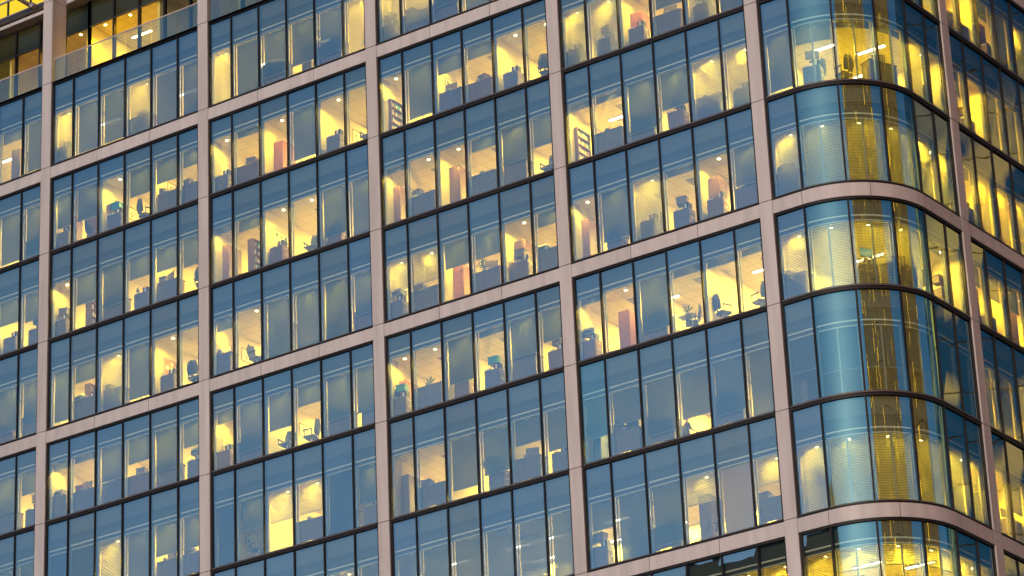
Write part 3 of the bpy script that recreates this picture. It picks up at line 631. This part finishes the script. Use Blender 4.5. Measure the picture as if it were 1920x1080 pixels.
def blind(v, k, i, kind, drop, a, e):
    z0 = v*F+.13; zt = v*F+2.69; zb = zt-(zt-z0)*drop; l, r = a+.10, e-.10; b = MB()
    if k == 6: l, r = a+.08, e-.13
    if kind in 'RP':
        b.pquad(l, r, .317, zb, zt, 'roller' if kind == 'R' else 'roller_pale'); o = b.build('roller_blind')
        h = MB(); h.pbox(l, r, .308, .326, zb-.025, zb-.001, 'grey'); h.build('bottom_bar', o)
        nm = 'roller blind'; cat = 'blind'; cl = 'blue-grey' if kind == 'R' else 'lilac'
    else:
        z = zt-.03; br = breaks(l, r)
        while z > zb+.02:
            vs = []
            for s in br: vs += [P(s, .30, z+.003), P(s, .335, z-.024)]
            b.add(vs, [(2*q, 2*q+2, 2*q+3, 2*q+1) for q in range(len(br)-1)], 'slat'); z -= .062
        o = b.build('venetian_blind'); h = MB(); h.pbox(l, r, .30, .335, zb-.02, zb+.0, 'grey'); h.build('bottom_bar', o)
        nm = 'slatted blind'; cat = 'blind'; cl = 'grey'
    st = 'fully drawn' if drop > .97 else 'mostly drawn' if drop > .72 else 'half drawn' if drop > .4 else 'barely drawn'
    tag(o, '%s %s %s %s' % (cl, nm, st, where(v, k, i)), cat, nm+'s in the office windows')
for (v, k), row in sorted(T.items()):
    s0, br = BAYS[k]
    for i, ent in enumerate(row.split()):
        code, items = ent.split(':'); a, e = br[i], br[i+1]; mid = (a+e)/2 if k == 5 else s0+1.5*i+.75
        left = s0+1.5*i if k != 5 else a
        if not inframe(P(mid, 0, v*F+1.9), 110, 140):
            if code[1] in 'RV' and inframe(P(mid, 0, v*F+1.9), 400, 300): blind(v, k, i, 'R', 1.0, a, e)
            continue
        if code[0] != 'X' and code[1] != 'V' and not (set(items) & set('deDEkoKsc')) and not (code[1] in 'RP' and code[2] in '789A'):
            items += random.Random(v*53+k*7+i).choice(['d', 'c', 'Db', 'Er', 'cD', 'e', 'dm'])
        if code[0] != 'X' and (set(items) & set('de')) and not (set(items) & set('mMrbxtya')): items += random.Random(v*31+k*5+i).choice(['', 'm', 'b', 'mb', 'r'])
        lev = LEV[code[0]]; zf = v*F+.2; zc = v*F+2.75; wh = where(v, k, i)
        if code[1] != 'N':
            dr = 1.0 if code[2] == 'A' else max(.06, int(code[2])/10+random.uniform(-.02, .02)); blind(v, k, i, code[1], dr, a, e)
        deep = v in (-2, -3) and k in (3, 4)
        if k == 6 or (k == 5 and i > 3): lev *= 1.5
        if lev:
            if not deep or code[1] == 'V':
              o = put('downlight', DL, mid, .63, zc); tag(o, 'small round lit downlight '+wh, 'ceiling light', 'round downlights along the windows')
              l = bpy.data.objects.new('downlight_lamp', lamp_data(lev)); COL.objects.link(l); l.parent = o; l.location = (0, 0, -.07)
            if (i % 2 == 0 and k != 5) or (k == 5 and i == 4 and code[1] != 'V'):  # fill fixture and its lamp, added to brighten the office ceilings by bounce
                o = put('ceiling_light', PLM, (left+sg*1.5) if k != 5 else mid, 4.3 if k != 5 else 2.9, zc, 0 if k != 5 else -ang(mid)); tag(o, 'added ceiling fill light '+wh, 'ceiling light', 'added ceiling fill lights')
                df = bpy.data.objects.new('diffuser', PLD); COL.objects.link(df); df.parent = o
                l = bpy.data.objects.new('panel_lamp', fill_data((4.2 if deep else 2.9)*lev)); COL.objects.link(l); l.parent = o; l.location = (0, 0, -.06)
            if i % 2 and code[1] != 'V' and k != 5:
                o = put('ceiling_vent', VENT, mid-.25, 1.75, zc); tag(o, 'square ceiling vent '+wh, 'vent', 'square ceiling vents')
        odd = i % 2 == 0; sg = 1
        if k == 6: odd = i % 2 == 1; sg = -1; left = s0+1.5*(i+1)
        wx = left+sg*.055 if odd else left-sg*1.5+sg*.055           # the partition this pane looks onto
        if k == 5: odd = i == 0; wx = 36.07
        if k in (1, 2, 3, 4) and i == 0: wx = s0+.065
        if k != 6: mid_ = mid-.42
        else: mid_ = min(mid+.75, left-.5) if odd else mid+.75
        deskz = 0; n_p = 0; n_b = 0; jit = random.Random(hash((v, k, i)) & 0xffff if False else v*131+k*17+i)
        for ch in items:
            if ch == 'f':
                o = put('ceiling_light', PLM, mid-(2.1 if v in (3, -3) else .8), 2.4, zc)
                if k == 5: o.location = ({1: (37.58, 2.45), 2: (39.02, 3.75), 3: (37.9, 5.4)}[i][0], {1: (37.58, 2.45), 2: (39.02, 3.75), 3: (37.9, 5.4)}[i][1], zc); o.rotation_euler.z = 0
                tag(o, 'long fluorescent ceiling light '+wh, 'ceiling light', 'fluorescent ceiling lights')
                df = bpy.data.objects.new('diffuser', PLD); COL.objects.link(df); df.parent = o
                l = bpy.data.objects.new('panel_lamp', fill_data(lev or .4)); COL.objects.link(l); l.parent = o; l.location = (0, 0, -.06); continue
            nm, cat, grp = INFO[ch]; lab = nm+' '+wh; jx = jit.uniform(-.1, .1)
            if ch in 'koK':
                if odd: place(PR[ch], wx+sg*.27, 1.3, zf, 0 if sg > 0 else math.pi, lab, cat, grp)
                else: place(PR[ch], mid_+.2, 1.15, zf, 0 if sg > 0 else math.pi, lab, cat, grp)
                cabx = wx+sg*.27
            elif ch == 's':
                place(PR[ch], wx+sg*.2 if odd else mid_+.1, 1.15, zf, 0 if sg > 0 else math.pi, lab, cat, grp)
            elif ch in 'de': place(PR[ch], mid_+.12, .72, zf, 0, lab, cat, grp, (min(1, (e-a)/1.45), 1, 1)); deskz = 1.0 if ch == 'd' else .95
            elif ch in 'DE': place(PR[ch], mid_+.2*sg+jx*.6, .68, zf, jx*.8, lab, cat, grp); deskz = .85
            elif ch in 'mM': place(PR[ch], mid_+sg*.2+jx, .75, zf+(deskz if deskz > .9 else 1.122)+.001, jit.uniform(-.5, .5), lab, cat, grp) if deskz else place(PR['D'], mid_+.2, .7, zf, 0, 'slate drawer unit '+wh, 'drawers', 'drawer units') and place(PR[ch], mid_+.2, .7, zf+1.125, .3, lab, cat, grp)
            elif ch == 'c': place(PR[ch], mid_+.05+jx*2, .95, zf+.0, jit.uniform(0, 6.28), lab, cat, grp, (1.06, 1.06, 1.12))
            elif ch in 'pqwv':
                dd = (1.35 if odd else 2.75)+(.95 if n_p else 0); zz = zf+(1.5 if odd else 1.72)+(.12 if n_p else 0)
                place(PR[ch], wx+(sg*.002 if odd or k == 5 else sg*.002), dd, zz, 0 if sg > 0 else math.pi, lab, cat, grp); n_p += 1
            elif ch in 'rbxt':
                z_ = zf+(deskz if deskz > .9 else 1.125)+.002
                if not deskz: place(PR['D'], mid_+.2, .68, zf, 0, 'slate drawer unit '+wh, 'drawers', 'drawer units'); z_ = zf+1.125; deskz = .85
                place(PR[ch], mid_+sg*.2-(.42 if n_b or deskz == 1 else 0)+jx*.5, .7, z_+(.0), jit.uniform(-.2, .2), lab, cat, grp); n_b += 1
            elif ch == 'n': place(PR[ch], mid_-.15, .95, zf, 1, lab, cat, grp, (1, 1, 1.15))
            elif ch in 'ya': place(PR[ch], mid_+.05, .7, zf+(deskz if deskz else .722)+.001, 0, lab, cat, grp)
            elif ch == 'g': place(PR[ch], mid_+.05, .7, zf, 0, lab, cat, grp)
            elif ch == 'j': place(PR[ch], mid_+.1, .75, zf, 0, lab, cat, grp, (1, 1, 1.1))
            elif ch == 'h': place(PR[ch], wx+.55, .83, zf+1.6, math.pi/2, lab, cat, grp)
# terrace storey lamps
for k, i, lv in ((0, 4, 2.2), (0, 5, 2.2), (1, 0, 2.5), (1, 1, .8)):
    x = 9.0*(k-1)+1.5*i+.0
    o = bpy.data.objects.new('downlight', DL); COL.objects.link(o); o.location = (x+.32, YB+.75, zt+4.36); tag(o, 'small round lit downlight behind %s pane of %s, terrace storey' % (ORD[i], BN[k]), 'ceiling light', 'round downlights along the windows')
    l = bpy.data.objects.new('downlight_lamp', TL); COL.objects.link(l); l.parent = o; l.location = (0, 0, -.07)
for q, (x, y) in enumerate(((1.0, 5.2), (2.6, 5.2))):
    o = bpy.data.objects.new('ceiling_light', PLM); COL.objects.link(o); o.location = (x, y, zt+4.36); tag(o, 'long fluorescent light behind %s pane of the terrace storey' % ORD[q], 'ceiling light', 'fluorescent ceiling lights')
    df = bpy.data.objects.new('diffuser', PLD); COL.objects.link(df); df.parent = o
    l = bpy.data.objects.new('panel_lamp', fill_data(.45)); COL.objects.link(l); l.parent = o; l.location = (0, 0, -.06)
def skinned(name, verts, edges, root, mt, parent=None, sub=2):
    me = bpy.data.meshes.new(name); me.from_pydata([v[:3] for v in verts], edges, []); o = bpy.data.objects.new(name, me); COL.objects.link(o)
    sk = o.modifiers.new('skin', 'SKIN'); ss = o.modifiers.new('smooth', 'SUBSURF'); ss.levels = ss.render_levels = sub
    if not me.skin_vertices: me.attributes.new('skin_vertices', 'FLOAT', 'POINT') if False else None
    for q, v in zip(me.skin_vertices[0].data, verts): q.radius = (v[3], v[4] if len(v) > 4 else v[3])
    for q in me.skin_vertices[0].data: q.use_root = False
    me.skin_vertices[0].data[root].use_root = True
    dg = bpy.context.evaluated_depsgraph_get(); m2 = bpy.data.meshes.new_from_object(o.evaluated_get(dg)); o.modifiers.clear(); o.data = m2
    m2.materials.clear(); m2.materials.append(M[mt]); m2.polygons.foreach_set('use_smooth', [True]*len(m2.polygons)); o.parent = parent; return o
def person(s, d, z, rz, label):
    """someone sitting at a desk by the window, seen from outside below: body as one surface, hair, shirt and trousers over it"""
    o = empty('person', P(s, d, z), ang(s)+rz); tag(o, label, 'person')
    V = [(0, 0, .50, .13, .10), (0, .01, .68, .125, .095), (0, .03, .86, .15, .10), (0, .03, 1.0, .12, .085), (0, .02, 1.09, .05), (0, .0, 1.17, .062, .07), (0, -.005, 1.25, .078, .095), (0, 0, 1.32, .06, .07)]
    E_ = [(i, i+1) for i in range(7)]
    for q in (-1, 1):
        n = len(V); V += [(.17*q, .03, .98, .055), (.235*q, -.02, .74, .043), (.16*q, -.27, .70, .033), (.15*q, -.33, .70, .03, .018)]
        E_ += [(3, n), (n, n+1), (n+1, n+2), (n+2, n+3)]
        for f in range(4):
            m = len(V); V += [(.15*q+(f-1.5)*.02, -.39, .70, .009), (.15*q+(f-1.5)*.022, -.425+.008*abs(f-1.5), .685, .007)]; E_ += [(n+3, m), (m, m+1)]
        m = len(V); V += [(.15*q-.045*q, -.355, .69, .009), (.15*q-.06*q, -.385, .685, .007)]; E_ += [(n+2, m), (m, m+1)]
        n = len(V); V += [(.09*q, -.05, .48, .085), (.11*q, -.44, .47, .06), (.11*q, -.42, .08, .042), (.11*q, -.55, .045, .035, .028)]
        E_ += [(0, n), (n, n+1), (n+1, n+2), (n+2, n+3)]
    body = skinned('body', V, E_, 0, 'skin', o)
    top = skinned('shirt', [(0, 0, .52, .145, .115), (0, .01, .68, .14, .11), (0, .03, .86, .165, .115), (0, .03, .99, .135, .10), (0, .025, 1.06, .065), (.18, .03, .975, .066), (.242, -.02, .74, .052), (.18, -.22, .71, .042), (-.18, .03, .975, .066), (-.242, -.02, .74, .052), (-.18, -.22, .71, .042)],
                  [(0, 1), (1, 2), (2, 3), (3, 4), (3, 5), (5, 6), (6, 7), (3, 8), (8, 9), (9, 10)], 0, 'grey', o)
    skinned('trousers', [(0, 0, .47, .12, .11), (.09, -.05, .475, .098), (.11, -.44, .468, .072), (.11, -.42, .12, .055), (-.09, -.05, .475, .098), (-.11, -.44, .468, .072), (-.11, -.42, .12, .055)], [(0, 1), (1, 2), (2, 3), (0, 4), (4, 5), (5, 6)], 0, 'slate', o)
    skinned('hair', [(0, .03, 1.22, .075, .07), (0, .03, 1.29, .085, .08), (0, .0, 1.345, .066, .075)], [(0, 1), (1, 2)], 0, 'black', o)
    for q in (-1, 1):
        b = MB(); b.tube((.03*q, -.088, 1.25), (.03*q, -.094, 1.25), .011, 'black', 8); b.build('eye', o)
        b = MB(); b.tube((.082*q, .0, 1.215), (.088*q, .01, 1.265), .016, 'skin', 8); b.build('ear', o)
    b = MB(); b.add([(-.012, -.09, 1.20), (.012, -.09, 1.20), (0, -.118, 1.205), (0, -.09, 1.25)], [(0, 1, 2), (1, 3, 2), (3, 0, 2)], 'skin'); b.build('nose', o)
    b = MB(); b.box(-.022, .022, -.087, -.080, 1.172, 1.18, 'red'); b.build('mouth', o)
    return o
v, k = -2, 4
place(PR['c'], 31.0, 1.63, v*F+.2, math.pi/2+2.6, 'dark office chair under the seated person in fifth bay', 'chair', 'office chairs')
person(31.0, 1.6, v*F+.2+.03, 2.6, 'person in grey shirt seated at window, fourth pane of fifth bay, under middle band')
